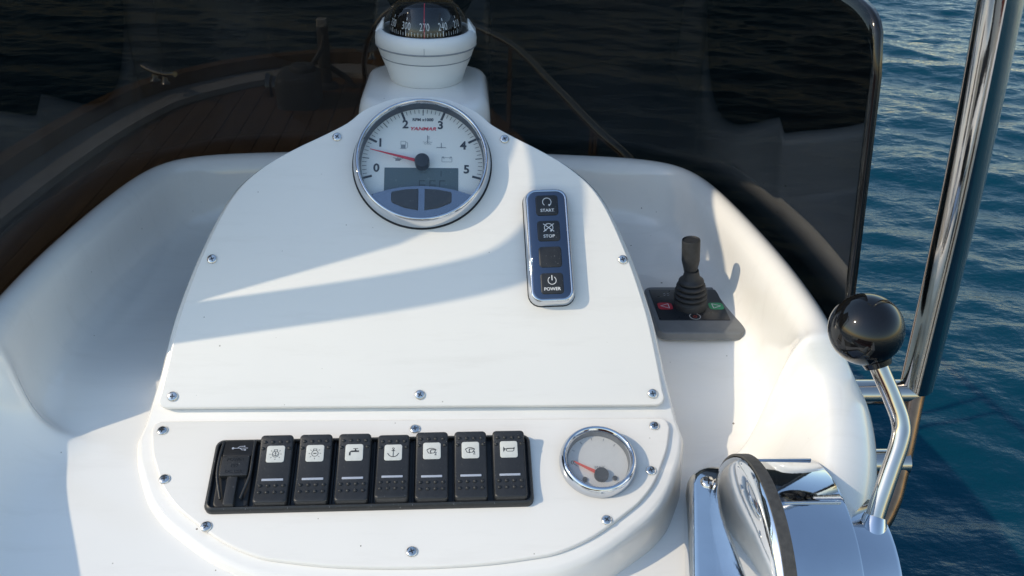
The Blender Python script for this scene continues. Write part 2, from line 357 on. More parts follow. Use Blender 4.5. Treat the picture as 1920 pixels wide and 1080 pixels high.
# ------------------------------------------------------------------ helm console: tub moulding, pod, pedestal
con = empty("helm_console", label="white glossy moulded helm console with raised instrument pod", cat="console")
ST = [(0, .318, .06), (.08, .3175, .06), (.145, .312, .06), (.198, .306, .06), (.235, .290, .06), (.2525, .255, .06), (.262, .205, .06), (.2695, .153, .06),
      (.275, .10, .06), (.2765, .06, .06), (.2765, .036, .06), (.2748, .016, .060), (.2745, .002, .0595), (.2755, -.008, .057), (.286, -.014, .037), (.2905, -.028, .030), (.283, -.059, .026), (.272, -.090, .02), (.254, -.122, .012), (.235, -.17, 0), (.215, -.26, -.02), (.205, -.40, -.04)]
ST_L = [p if p[1] > -.010 else (float(np.interp(p[1], [-.06, -.03, -.014], [.333, .326, .306])), p[1], float(np.interp(p[1], [-.03, -.014], [.030, .036]))) for p in ST]
def station(i, side=1):
    P_ = ST if side > 0 else ST_L
    x, y, z = P_[i]; a = P_[max(i - 1, 0)]; b = P_[min(i + 1, len(P_) - 1)]
    if i == 0: n_ = Vector((0, -1))
    else:
        t = Vector((b[0] - a[0], b[1] - a[1])).normalized(); n_ = Vector((t.y, -t.x))
        if n_.x > 0: n_ = -n_
        if y < .07: n_ = Vector((-1, 0))
    w = min(1, max(0, (.012 - y) / .030 if side > 0 else (-.004 - y) / .010)); w = w * w * (3 - 2 * w)
    if side > 0: fz = float(np.interp(y, [-.4, -.15, -.02, .03, .082], [-.12, -.075, -.052, -.036, 0]))
    else: fz = float(np.interp(y, [-.4, -.1, 0, .04], [-.14, -.048, -.013, 0]))
    F_ = [(-.010, -1.06), (-.010, -.12), (-.009, z - .022), (-.005, z - .007), (.003, z), (.010, z + .001), (.0165, z - .003), (.0205, z - .011), (.0215, z - .026), (.0220, fz + .020), (.028, fz + .005), (.045, fz), (.085, fz)]
    A_ = [(-.010, -1.06), (-.010, -.12), (-.008, z - .024), (-.004, z - .008), (.003, z), (.014, z + .006), (.026, z + .008), (.034, z + .004), (.046, z - .014), (.060, fz + .024), (.074, fz + .009), (.092, fz), (.120, fz)]
    row = []
    for (d0, z0), (d1, z1) in zip(F_, A_):
        d = d0 * (1 - w) + d1 * w; row.append((x + n_.x * d, y + n_.y * d, z0 * (1 - w) + z1 * w))
    row.append((x * .25, y * .55 if y > 0 else y, row[-1][2]))
    return row
rows = [station(i) for i in range(len(ST))]; rows_l = [station(i, -1) for i in range(len(ST))]
full = [[(-p[0], p[1], p[2]) for p in r] for r in rows_l[:0:-1]] + rows
bm = bmesh.new(); loops_mesh(bm, full, False, False, closed=False)
tub = obj("tub_moulding", bm, GEL, con, smooth=180)
md = tub.modifiers.new("s", 'SUBSURF'); md.levels = 3; md.render_levels = 3

UP = [(0, .232), (.0195, .230), (.040, .2207), (.0525, .2095), (.07, .199), (.0865, .190), (.105, .1785), (.1215, .164), (.132, .149), (.14, .131), (.147, .1115), (.153, .092), (.1595, .066), (.1635, .042), (.1675, .012)]
def smooth_half(pts, n=4): return [(p.x, p.y) for p in cat_curve([(a, b, 0) for a, b in pts], n)]
uph = smooth_half(UP)
def corner(cx, cy, r, a0, a1, k=4): return [(cx + r * math.cos(R(a0 + (a1 - a0) * i / k)), cy + r * math.sin(R(a0 + (a1 - a0) * i / k))) for i in range(k + 1)]
up_r = uph + corner(.1625, .0075, .006, 0, -90)
up_out = up_r + [(-x, y) for x, y in up_r[:0:-1]]
LOW = [(.1705, -.0125), (.1668, -.0268), (.1625, -.0370), (.1545, -.0530), (.1452, -.0645), (.1353, -.0730), (.1120, -.0893), (.0905, -.0990), (.0735, -.1025), (.0471, -.1058), (.02, -.1073), (0, -.1076)]
lowh = corner(.1645, -.0105, .006, 90, 0)[:-1] + smooth_half(LOW)
low_out = lowh + [(-x, y) for x, y in lowh[-2::-1]]
# pod body under both panels
hU, hL2 = -.0055, -.003
bm = bmesh.new()
bu = [(x + .0015 * (1 if x > 0 else 0), y + .001) for x, y in uph if y > .02]
jr = Vector((.1735, 0, 0)); Au = [Uw(x, y, hU) for x, y in bu]
# ridge line where the two body planes meet
n1 = U_F.to_3x3() @ Vector((0, 0, 1)); n2 = L_F.to_3x3() @ Vector((0, 0, 1)); p1 = Uw(0, 0, hU); p2 = Lw(0, 0, hL2)
Am = np.array([[n1.y, n1.z], [n2.y, n2.z]]); rhs = np.array([n1.y * p1.y + n1.z * p1.z, n2.y * p2.y + n2.z * p2.z]); ry, rz_ = np.linalg.solve(Am, rhs)
lowb = [(x * 1.03 + .0005, y * 1.02 - .003) for x, y in smooth_half(LOW)]
right = Au + [Vector((.1742, ry, rz_))] + [Lw(x, y, hL2) for x, y in lowb]
ir = len(Au)
ring = right + [Vector((-p.x, p.y, p.z)) for p in right[-2:0:-1]]
def push(p, out, dz, k):
    c = Vector((0, .05, 0)); d = Vector((p.x - c.x, (p.y - c.y), 0))
    if d.length > 0: d.normalize()
    return Vector((p.x + d.x * out, p.y + d.y * out, p.z + dz))
vr = [bm.verts.new(p) for p in ring]; nR = len(ring); il = nR - ir
bm.faces.new(vr[:ir + 1] + vr[il:]); bm.faces.new(vr[ir:il + 1])
prev = vr
for out, dz in ((.0022, -.0012), (.0038, -.004), (.0048, -.009), (.0065, -.03), (.010, -.09)):
    cur = [bm.verts.new(push(p, out, dz, 0)) for p in ring]
    for i in range(nR):
        j = (i + 1) % nR; bm.faces.new((prev[i], prev[j], cur[j], cur[i]))
    prev = cur
cur = [bm.verts.new((push(p, .015, 0, 0).x, push(p, .016, 0, 0).y, -.35)) for p in ring]
for i in range(nR):
    j = (i + 1) % nR; bm.faces.new((prev[i], prev[j], cur[j], cur[i]))
obj("pod_body", bm, GEL, con, smooth=38)
# compass pedestal behind the pod
bm = bmesh.new()
def ped(s, z, r=.03): return [(x + .0015, y + .235, z) for x, y in rrect(.104 * s, .13 * s, r, 7)]
loops_mesh(bm, [ped(1.10, -.03), ped(1.03, .08), ped(1.0, .125), ped(.985, .138), ped(.95, .1455), ped(.90, .149), ped(.84, .150)])
obj("compass_pedestal", bm, GEL, con, smooth=50)

def screw(parent, u, v, r=.0034, h=.0012):
    bm = lathe([(r * 1.0, -.001), (r, h * .35), (r * .90, h * .75), (r * .72, h * .98), (r * .2, h * 1.02)], 20)
    s = obj("screw", bm, DULL, parent, smooth=60, M=T(u, v, 0, random.uniform(0, 3)))
    c = bmesh.new()
    for a in (0, math.pi / 2):
        q = bmesh.new(); 
        for sx in (1,):
            m4 = Matrix.Rotation(a, 4, 'Z')
            vv = [c.verts.new(m4 @ Vector(p)) for p in ((-r * .5, -r * .11, h * 1.06 + (.00002 if a else 0)), (r * .5, -r * .11, h * 1.06 + (.00002 if a else 0)), (r * .5, r * .11, h * 1.06 + (.00002 if a else 0)), (-r * .5, r * .11, h * 1.06 + (.00002 if a else 0)))]
            c.faces.new(vv)
        q.free()
    obj("cross_recess", c, INK, s, smooth=0)
    return s
def panel(name, outl, F, label, m, th, scr):
    root = empty(name, F, label, "panel")
    bm = bmesh.new(); n_ = len(outl); L_ = []
    cen = Vector((sum(p[0] for p in outl) / n_, sum(p[1] for p in outl) / n_))
    def ins(d):
        out = []
        for i in range(n_):
            a, b, c = Vector(outl[i - 1]), Vector(outl[i]), Vector(outl[(i + 1) % n_])
            t = ((b - a).normalized() + (c - b).normalized()); nn = Vector((t.y, -t.x)).normalized()
            if nn.dot(cen - b) < 0: nn = -nn
            out.append(b + nn * d)
        return out
    for d, z in ((0, -th), (0, -.0014), (.0003, -.0006), (.0008, -.0001), (.0014, 0)):
        L_.append([(p.x, p.y, z) for p in ins(d)])
    loops_mesh(bm, L_, cap0=False)
    obj("panel_plate", bm, m, root, smooth=40)
    for u, v in scr: screw(root, u, v)
    return root
panel("instrument_panel", up_out, U_F, "upper white instrument panel with rounded top and rev counter", GELP, .0052,
      [(-.0594, .1976), (.0618, .1974), (-.1411, .1045), (.1445, .1051), (-.1592, .0093), (.0029, .0096), (.1602, .0095)])
panel("switch_board", low_out, L_F, "lower white panel with curved bottom edge carrying the rocker switches", GELP, .0027,
      [(-.1635, -.0121), (.0001, -.0123), (.1600, -.0112), (-.1545, -.0475), (.1530, -.045), (-.1229, -.0798), (.1206, -.0791), (.0012, -.0978)])

# ------------------------------------------------------------------ rev counter
def rev_counter():
    t = empty("rev_counter", U_F @ T(.0023, .1768, 0), "large round chrome rimmed rev counter with white dial and red needle", "gauge")
    pr_ = [(.0492, 0), (.0494, .002), (.0488, .0055), (.0476, .0092), (.0466, .0112), (.0458, .0118), (.0450, .0113), (.0444, .0100), (.0442, .0080)]
    obj("bezel", lathe(pr_, 96, cap0=False, cap1=False), CHROME, t, smooth=70)
    obj("flange_gasket", lathe([(.0500, -.0005), (.0502, .0006), (.0490, .0008)], 96, cap0=False, cap1=False), BLACKD, t)
    obj("inner_wall", lathe([(.0442, .0085), (.0437, .0008)], 96, cap0=False, cap1=False), LABEL, t)
    dl = obj("dial", lathe([(.0440, .0004), (.0440, .0008)], 96), DIAL, t, smooth=30)
    Z0 = .0009; bm = bmesh.new()
    for i in range(51):
        a = R(90 + 105 - 4.2 * i); ln, w = (.0056, .0017) if i % 10 == 0 else ((.0046, .0006) if i % 5 == 0 else (.0030, .00034))
        stroke(bm, [(math.cos(a) * (.0431 - ln), math.sin(a) * (.0431 - ln)), (math.cos(a) * .0431, math.sin(a) * .0431)], w, Z0)
    obj("scale_marks", bm, INK, dl, smooth=0)
    for s, x, y in (("0", -.0328, -.0033), ("1", -.0305, .0164), ("2", -.0127, .0312), ("3", .0127, .0308), ("4", .0293, .0148), ("5", .0317, -.0040)):
        text("numeral", s, .0067, INK, dl, x, y, Z0 + .0002, bold=.03)
    text("lettering", "RPM x1000", .0025, INK, dl, 0, .0350, Z0 + .0002, bold=.03)
    text("maker_name", "YANMAR", .0027, RED, dl, .0004, .0277, Z0 + .0002, bold=.03, shear=.25, sx=1.28)
    # warning pictograms
    bm = bmesh.new(); x, y = -.0135, .0148
    fill(bm, [(x - .0022, y - .0028), (x + .0012, y - .0028), (x + .0012, y + .0002), (x - .0022, y + .0002)], Z0)
    stroke(bm, [(x - .0022, y + .0002), (x - .0022, y + .0028), (x + .0012, y + .0028), (x + .0012, y + .0002)], .0003, Z0)
    stroke(bm, [(x - .0028, y - .0030), (x + .0019, y - .0030)], .0003, Z0)
    stroke(bm, [(x + .0012, y + .0022), (x + .0026, y + .0016), (x + .0027, y - .0018), (x + .0020, y - .0022)], .0003, Z0)
    obj("fuel_symbol", bm, INKG, dl, smooth=0)
    bm = bmesh.new(); x, y = .0035, .0185
    stroke(bm, [(x, y - .0022), (x, y + .0038)], .0006, Z0)
    for k in range(3): stroke(bm, [(x, y + .0012 + .0009 * k), (x + .0016, y + .0012 + .0009 * k)], .00025, Z0)
    for yy, w in ((-.0014, .0034), (-.0028, .0026)):
        stroke(bm, [(x - w + 2 * w * i / 12, y + yy + .0003 * math.sin(i * 1.6)) for i in range(13)], .0003, Z0)
    obj("water_temperature_symbol", bm, INKG, dl, smooth=0)
    bm = bmesh.new(); x, y = .0135, .0140
    fill(bm, [(x - .0003, y - .0012), (x + .0003, y - .0012), (x + .0003, y + .0026), (x - .0003, y + .0026)], Z0)
    stroke(bm, [(x - .0034 + .0068 * i / 14, y - .0014 + .0005 * abs(math.sin(i * .9))) for i in range(15)], .0005, Z0)
    obj("coolant_symbol", bm, INKG, dl, smooth=0)
    bm = bmesh.new(); x, y = .0176, .0036
    stroke(bm, [(x - .0036, y - .0019), (x + .0036, y - .0019), (x + .0036, y + .0015), (x - .0036, y + .0015)], .0003, Z0, True)
    for s in (-1, 1): stroke(bm, [(x + s * .0028 - .0006, y + .0019), (x + s * .0028 + .0006, y + .0019)], .0005, Z0); stroke(bm, [(x + s * .0022 - .0005, y + .0006), (x + s * .0022 + .0005, y + .0006)], .0003, Z0)
    obj("battery_symbol", bm, INKG, dl, smooth=0)
    bm = bmesh.new(); x, y = -.0175, .0034
    fill(bm, [(x - .0020, y - .0012), (x + .0014, y - .0012), (x + .0022, y + .0008), (x - .0018, y + .0008)], Z0)
    stroke(bm, [(x + .0016, y - .0004), (x + .0034, y + .0008)], .0004, Z0); stroke(bm, [(x - .0018, y + .0006), (x - .0034, y + .0012)], .0005, Z0)
    stroke(bm, [(x - .0004, y + .0008), (x - .0004, y + .0016), (x + .0008, y + .0016)], .0003, Z0)
    obj("oil_symbol", bm, INKG, dl, smooth=0)
    # display, chrome lower cover with two keys
    lc = obj("display", plate([(-.0270, -.0032), (.0258, -.0032), (.0258, -.030), (-.0270, -.030)], .0007, .0012), LCD, t, smooth=0)
    bm = bmesh.new(); z = .0013
    def digit(cx, cy, segs, s=.0036):
        h = s * 1.7; P = dict(a=((-s, h), (s, h)), b=((s, h), (s, 0)), c=((s, 0), (s, -h)), d=((-s, -h), (s, -h)), e=((-s, -h), (-s, 0)), f=((-s, 0), (-s, h)), g=((-s, 0), (s, 0)))
        for q in segs:
            (x0, y0), (x1, y1) = P[q]; stroke(bm, [(cx + x0 * .86 / 1, cy + y0 * .86), (cx + x1 * .86, cy + y1 * .86)], .0007, z)
    digit(.0000, -.0165, "afedcg", .0022); digit(.0075, -.0165, "afgcde", .0022); digit(.0145, -.0165, "afe", .0022)
    stroke(bm, [(.0135, -.0055), (.0135, -.0098)], .0005, z)
    obj("display_digits", bm, LCDS, lc, smooth=0)
    top = [(-.0345 + .069 * i / 20, -.0198 - .0062 * ((i - 10) / 10) ** 2) for i in range(21)]
    a0 = math.atan2(top[-1][1], top[-1][0]); bot = [(.0443 * math.cos(a), .0443 * math.sin(a)) for a in np.linspace(-.66, -math.pi + .66, 25)]
    bm = bmesh.new(); loops_mesh(bm, [[(x, y, .003) for x, y in top + bot], [(x, y, .0066) for x, y in top + bot], [(x * .985, y * .985 - .0003, .0072) for x, y in top + bot]])
    cv = obj("key_cover", bm, CHROMEM, t, smooth=25)
    for s in (-1, 1):
        key = [(s * .0022, -.0222), (s * .0110, -.0226), (s * .0205, -.0244), (s * .0212, -.0256), (s * .0212, -.0312), (s * .0202, -.0326), (s * .0120, -.0362), (s * .0022, -.0380)]
        cx_, cy_ = s * .0115, -.029; bm = bmesh.new()
        loops_mesh(bm, [[(x, y, .0070) for x, y in key], [(x, y, .0079) for x, y in key], [(cx_ + (x - cx_) * .95, cy_ + (y - cy_) * .93, .0083) for x, y in key]])
        obj("key", bm, BLACK, cv, smooth=20)
    nd = bmesh.new(); tip = Vector((-.0374, .0098)); d = tip.normalized(); nn = Vector((-d.y, d.x))
    pts = [tip + nn * .0002, tip - nn * .0002, -nn * .0013, nn * .0013]
    loops_mesh(nd, [[(p.x, p.y, .0042) for p in pts], [(p.x, p.y, .0048) for p in pts]])
    obj("needle", nd, RED, t, smooth=0)
    obj("needle_hub", lathe([(.0054, .0010), (.0054, .0076), (.0050, .0083), (.0040, .0086)], 36), BLACKG, t, smooth=40)
    obj("lens", lathe([(.0441, .0094), (.0441, .0096)], 64), CLEAR, t, smooth=30)
    return t
rev_counter()

# ------------------------------------------------------------------ engine keypad
def arrow_arc(bm, x, y, r, w, z):
    stroke(bm, arc(x, y, r, -50, 230, 20), w, z); a = R(-50); ex, ey = x + r * math.cos(a), y + r * math.sin(a)
    fill(bm, [(ex + .0009, ey + .0004), (ex - .0010, ey + .0006), (ex - .0006, ey - .0010)], z)
def keypad():
    t = empty("engine_keypad", U_F @ T(.0918, .1135, 0, R(2.2)), "chrome framed keypad with START, STOP, blank and POWER keys", "keypad")
    bm = bmesh.new()
    def lp(w, h, r, z): return [(x, y, z) for x, y in rrect(w, h, r, 6)]
    loops_mesh(bm, [lp(.0322, .0852, .0085, 0), lp(.0322, .0852, .0085, .0035), lp(.0312, .0842, .0082, .0062), lp(.0296, .0826, .0076, .0082), lp(.0280, .0810, .0070, .0089), lp(.0262, .0792, .0062, .0088), lp(.0256, .0786, .006, .0084)])
    obj("frame", bm, CHROME, t, smooth=60)
    obj("face", slab(.0262, .0792, .0062, .0060, .00895, .0003), CHROMED, t)
    obj("foot_gasket", slab(.0332, .0862, .009, -.0003, .0006, .0003), BLACKD, t)
    for i, (x, y, s) in enumerate(((0, .0288, "START"), (.0001, .0096, "STOP"), (.0, -.0096, ""), (0, -.0288, "POWER"))):
        k = obj("key", slab(.0158, .0150, .0022, .006, .0098, .0007), BLACK, t, M=T(x, y, 0)); z = .0099
        if s:
            text("lettering", s, .0023, INKW, k, 0, -.0040, z, bold=.012, sx=1.05)
            bm = bmesh.new()
            if s == "POWER":
                stroke(bm, arc(0, .0020, .0028, 125, 415, 22), .0005, z); stroke(bm, [(0, .0022), (0, .0056)], .0006, z)
            else:
                arrow_arc(bm, 0, .0022, .0030, .0005, z)
                if s == "STOP":
                    for q in (1, -1): stroke(bm, [(-.0036 * q, -.0006), (.0036 * q, .0050)], .0005, z)
            obj("symbol", bm, INKW, k, smooth=0)
keypad()

# ------------------------------------------------------------------ rocker switches
TR = R(.75)                                              # the bank sits a touch out of square
TRAY = L_F @ T(-.0252, -.0454, 0, TR)
tray = empty("switch_bank_frame", TRAY, "long black frame holding the row of rocker switches", "frame")
bm = bmesh.new()
def tl(w, h, r, z): return [(x, y, z) for x, y in rrect(w, h, r, 6)]
loops_mesh(bm, [tl(.2020, .0505, .005, 0), tl(.2020, .0505, .005, .0025), tl(.2005, .0490, .0048, .0042), tl(.1980, .0465, .004, .0048), tl(.1968, .0455, .0036, .0044), tl(.1965, .0452, .0035, .0012)], cap0=False)
obj("surround", bm, BLACK, tray, smooth=50)
for i in range(1, 8):
    x = -.1010 + .02525 * i + .0004
    obj("divider", slab(.0016, .0445, .0004, .0008, .0030, .0003, k=2), BLACKD, tray, M=T(x, 0, 0))
    bm = bmesh.new(); fill(bm, [(x - .00012, -.0251), (x + .00012, -.0251), (x + .00012, -.0236), (x - .00012, -.0236)], .0044)
    obj("joint_line", bm, GREYP, tray, smooth=0)
def rocker_bm(w, h, r, nf, z0=.001, bev=.0012, taper=0.0):
    vs_ = [-h / 2 + r * (1 - math.cos(R(90 * i / 5))) for i in range(6)]
    vs_ += [-h / 2 + r + (h - 2 * r) * i / 14 for i in range(1, 14)] + [h / 2 - r * (1 - math.cos(R(90 * i / 5))) for i in range(5, -1, -1)]
    def hw(v):
        q = h / 2 - abs(v); e = 0 if q >= r else r - math.sqrt(max(0, r * r - (r - q) ** 2)); return max(w / 2 - e - taper * (v / h), .0003)
    bm = bmesh.new(); lays = []
    for i in range(6):
        if i == 0: ins, dz = 0, None
        else: a = R(90 * (i - 1) / 4); ins, dz = bev * (1 - math.cos(a)), -bev + bev * math.sin(a)
        kx, ky = (w - 2 * ins) / w, (h - 2 * ins) / h; rr, ll = [], []
        for v in vs_:
            z = z0 if dz is None else nf(v) + dz
            rr.append(bm.verts.new((hw(v) * kx, v * ky, z))); ll.append(bm.verts.new((-hw(v) * kx, v * ky, z)))
        lays.append((rr, ll))
    n_ = len(vs_)
    for (r0, l0), (r1, l1) in zip(lays, lays[1:]):
        for i in range(n_ - 1):
            bm.faces.new((r0[i], r0[i + 1], r1[i + 1], r1[i])); bm.faces.new((l0[i + 1], l0[i], l1[i], l1[i + 1]))
        bm.faces.new((l0[0], r0[0], r1[0], l1[0])); bm.faces.new((r0[-1], l0[-1], l1[-1], r1[-1]))
    rr, ll = lays[-1]
    for i in range(n_ - 1): bm.faces.new((ll[i], rr[i], rr[i + 1], ll[i + 1]))
    return bm
def ic_bulb(bm, kind):
    c = -.0002; stroke(bm, arc(0, c, .0020, 0, 360, 22), .0003)
    stroke(bm, [(-.0010, c + .0020), (-.0010, c + .0030), (.0010, c + .0030), (.0010, c + .0020)], .0003)
    for a in (-140, -90, -40, 0, 180, 40, 140):
        stroke(bm, [(.0030 * math.cos(R(a)), c + .0030 * math.sin(R(a))), (.0038 * math.cos(R(a)), c + .0038 * math.sin(R(a)))], .00028)
    if kind: ic_anchor(bm, .40)
    else: stroke(bm, [(-.0008, c), (.0008, c)], .0006)
def ic_anchor(bm, s=1.0):
    w = .00045 * max(s, .6); o = -.0002
    stroke(bm, [(0, o - .0028 * s), (0, o + .0022 * s)], w); stroke(bm, [(-.0010 * s, o + .0014 * s), (.0010 * s, o + .0014 * s)], w)
    stroke(bm, arc(0, o + .0028 * s, .0006 * s, 0, 360, 10), w * .7); stroke(bm, arc(0, o + .0004 * s, .0034 * s, 205, 335, 12), w)
    for q in (-1, 1): stroke(bm, [(q * .0031 * s, o - .0010 * s), (q * .0036 * s, o - .0005 * s)], w)
def ic_tap(bm):
    fill(bm, [(-.0026, .0002), (.0030, .0002), (.0030, .0012), (-.0018, .0012), (-.0026, .0006)]); fill(bm, [(-.0032, -.0020), (-.0022, -.0020), (-.0022, .0006), (-.0032, .0000)])
    stroke(bm, [(.0008, .0010), (.0008, .0024)], .0005); stroke(bm, [(-.0006, .0025), (.0022, .0025)], .0004); fill(bm, [(.0001, .0010), (.0015, .0010), (.0012, .0018), (.0004, .0018)])
def ic_wiper(bm):
    stroke(bm, arc(-.0003, -.0030, .0046, 50, 130, 12), .00042); stroke(bm, [(-.0033, .0006), (-.0022, -.0016), (.0012, -.0016), (.0026, .0006)], .00036)
    stroke(bm, [(-.0010, -.0008), (-.0006, .0006), (.0018, .0006)], .0005); fill(bm, [(-.0012, -.0020), (-.0002, -.0020), (-.0007, -.0006)])
    stroke(bm, [(.0018, -.0014), (.0024, -.0010), (.0028, -.0015), (.0018, -.0029), (.0030, -.0029)], .00032)
def ic_horn(bm):
    fill(bm, [(-.0036, .0018), (-.0026, .0006), (-.0026, -.0004), (-.0036, -.0018)]); stroke(bm, [(-.0028, .0002), (.0034, .0006)], .0005)
    pts = arc(.0022, -.0004, .0010, 90, -90, 8) + arc(-.0008, -.0004, .0010, 270, 90, 8); stroke(bm, pts, .00036, closed=True); stroke(bm, [(.0034, .0012), (.0034, .0002)], .0005)
bump_half = lambda: lathe([(.0012, 0), (.00115, .0004), (.0008, .0009), (.0003, .0011)], 10, cap0=False)
SW = [(lambda b: ic_bulb(b, True), "black rocker switch with anchor-in-lamp symbol, beside the USB socket", .055),
      (lambda b: ic_bulb(b, False), "black rocker switch with lamp and dash symbol", .055), (ic_tap, "black rocker switch with water tap symbol", .055),
      (ic_anchor, "black rocker switch with plain anchor symbol, rocked the other way", -.045), (ic_wiper, "black rocker switch with wiper symbol, beside the anchor switch", .06),
      (ic_wiper, "black rocker switch with wiper symbol, beside the horn switch", .06), (ic_horn, "black rocker switch with horn symbol at the bank's right end", .06)]
for i, (icon, lab, tilt) in enumerate(SW):
    x = -.1010 + .02525 * (i + 1.5)
    nf = lambda v, tl_=tilt: .0082 + tl_ * v + .0022 * (v / .0232) ** 2
    t = empty("rocker_switch", TRAY @ T(x * .972 + .0005, .0002, 0), lab, "switch", "rocker switches in the black bank")
    obj("rocker", rocker_bm(.0206, .0462, .0024, nf), BLACK, t, smooth=50)
    def on(v, x=0, dz=0): return T(x, v, nf(v) + dz, 0, math.atan(tilt + 2 * .0022 * v / .0232 ** 2))
    lg = obj("legend_plate", slab(.0112, .0112, .0014, -.0002, .0005, .0002, k=3), LEGEND, t, M=on(.0102))
    bm = bmesh.new(); icon(bm); obj("symbol", bm, INK, lg, smooth=0, M=T(0, 0, .0005))
    obj("indicator_bar", slab(.0132, .0015, .0003, -.0002, .0004, .0002, k=2), BAR, t, M=on(-.0072))
    bm = bmesh.new(); spots = [(q * .0047 - .00705, v) for v in (-.0113, -.0160) for q in range(4)] + [(q * .0047 - .00705, .0182) for q in range(4)] + [(-.0082, .0140), (.0082, .0140)]
    for sx, v in spots:
        b2 = bump_half(); b2.transform(on(v, sx)); me_ = bpy.data.meshes.new("q"); b2.to_mesh(me_); b2.free(); bm.from_mesh(me_); bpy.data.meshes.remove(me_)
    tag(obj("grip_bumps", bm, BLACK, t, smooth=60), kind="stuff")
# covered USB socket at the left end of the bank
t = empty("usb_socket", TRAY @ T(-.1010 * .972 + .0130, .0002, 0), "black covered USB socket at the left end of the switch row", "socket")
obj("body", rocker_bm(.0215, .0455, .003, lambda v: .0052 + .0016 * (v / .0228), taper=.0), BLACKD, t, smooth=50)
bm = rocker_bm(.0196, .0125, .002, lambda v: .0070 + .10 * (.0062 - v)); hd = obj("hood", bm, BLACKD, t, smooth=50, M=T(0, .0158, 0))
for s in (-1, 1):
    bm = tube(cat_curve([(s * .0098, .0215, .0068), (s * .0102, .0080, .0084), (s * .0098, -.0040, .0076), (s * .0060, -.0185, .0060)], 6), .0009, 8); obj("fin", bm, BLACK, t, smooth=60)
fl = obj("flap", slab(.0172, .0140, .0010, .004, .0092, .0007, k=3), BLACK, t, M=T(0, .0028, 0))
for k, s in enumerate(("POWER", "12V", "DC USB")):
    text("embossed_lettering", s, .0021, BLACK, fl, 0, .0042 - .0042 * k, .0093, depth=.04)
bm = bmesh.new()
stroke(bm, [(-.0042, 0), (.0046, 0)], .0004); stroke(bm, [(-.0020, 0), (-.0004, .0014), (.0020, .0014)], .0004); stroke(bm, [(-.0004, 0), (.0012, -.0014), (.0026, -.0014)], .0004)
fill(bm, arc(-.0046, 0, .0008, 0, 330, 9)); fill(bm, arc(.0024, .0014, .0005, 0, 330, 8)); fill(bm, [(.0026, -.0019), (.0036, -.0019), (.0036, -.0009), (.0026, -.0009)])
obj("usb_symbol", bm, BAR, hd, smooth=0, M=T(.0015, .0, .0079, 0, -.1))
obj("tongue", slab(.0064, .0205, .0010, .003, .0080, .0006, k=3), BLACK, t, M=T(-.0004, -.0130, 0))

# ------------------------------------------------------------------ small gauge
t = empty("round_gauge", L_F @ T(.1189, -.0392, 0), "small round chrome rimmed gauge with red needle and cloudy lens", "gauge")
obj("bezel", lathe([(.0250, 0), (.0252, .0015), (.0249, .0045), (.0240, .0070), (.0230, .0084), (.0221, .0086), (.0213, .0078), (.0203, .0058)], 72, cap0=False, cap1=False), CHROME, t, smooth=70)
obj("inner_wall", lathe([(.0204, .0060), (.0196, .0012)], 72, cap0=False, cap1=False), GREYP, t)
dl = obj("dial", lathe([(.0200, .0008), (.0200, .0012)], 72), DIAL, t, smooth=30)
nd = bmesh.new(); pts = [(-.0160, .0006), (-.0157, -.0006), (.0008, -.0112), (.0016, -.0086)]
loops_mesh(nd, [[(x, y, .0026) for x, y in pts], [(x, y, .0031) for x, y in pts]]); obj("needle", nd, ORANGE, t, smooth=0)
obj("needle_hub", lathe([(.0046, .0012), (.0046, .0042), (.0042, .0047), (.003, .0049)], 32), BLACK, t, smooth=40, M=T(.0012, -.0098, 0))
for x, y in ((-.0095, -.0125), (.0098, -.0118)): obj("screw_stud", lathe([(.0016, .0012), (.0016, .0022), (.0010, .0026)], 16), BLACK, t, smooth=40, M=T(x, y, 0))
text("numeral", "0", .0028, INK, dl, -.0166, .0000, .0014)
bm = bmesh.new()
for a in range(150, 20, -26): stroke(bm, [(.0165 * math.cos(R(a)), .0165 * math.sin(R(a))), (.0182 * math.cos(R(a)), .0182 * math.sin(R(a)))], .0004, .0012)
stroke(bm, [(-.0155, -.0012), (-.0135, -.0026)], .0005, .0012)
obj("scale_marks", bm, INKG, dl, smooth=0)
text("lettering", "MAX", .0022, INKG, dl, .0010, -.0038, .0014)
obj("lens", lathe([(.0206, .0066), (.0206, .0068)], 48), CLOUDY, t, smooth=30)

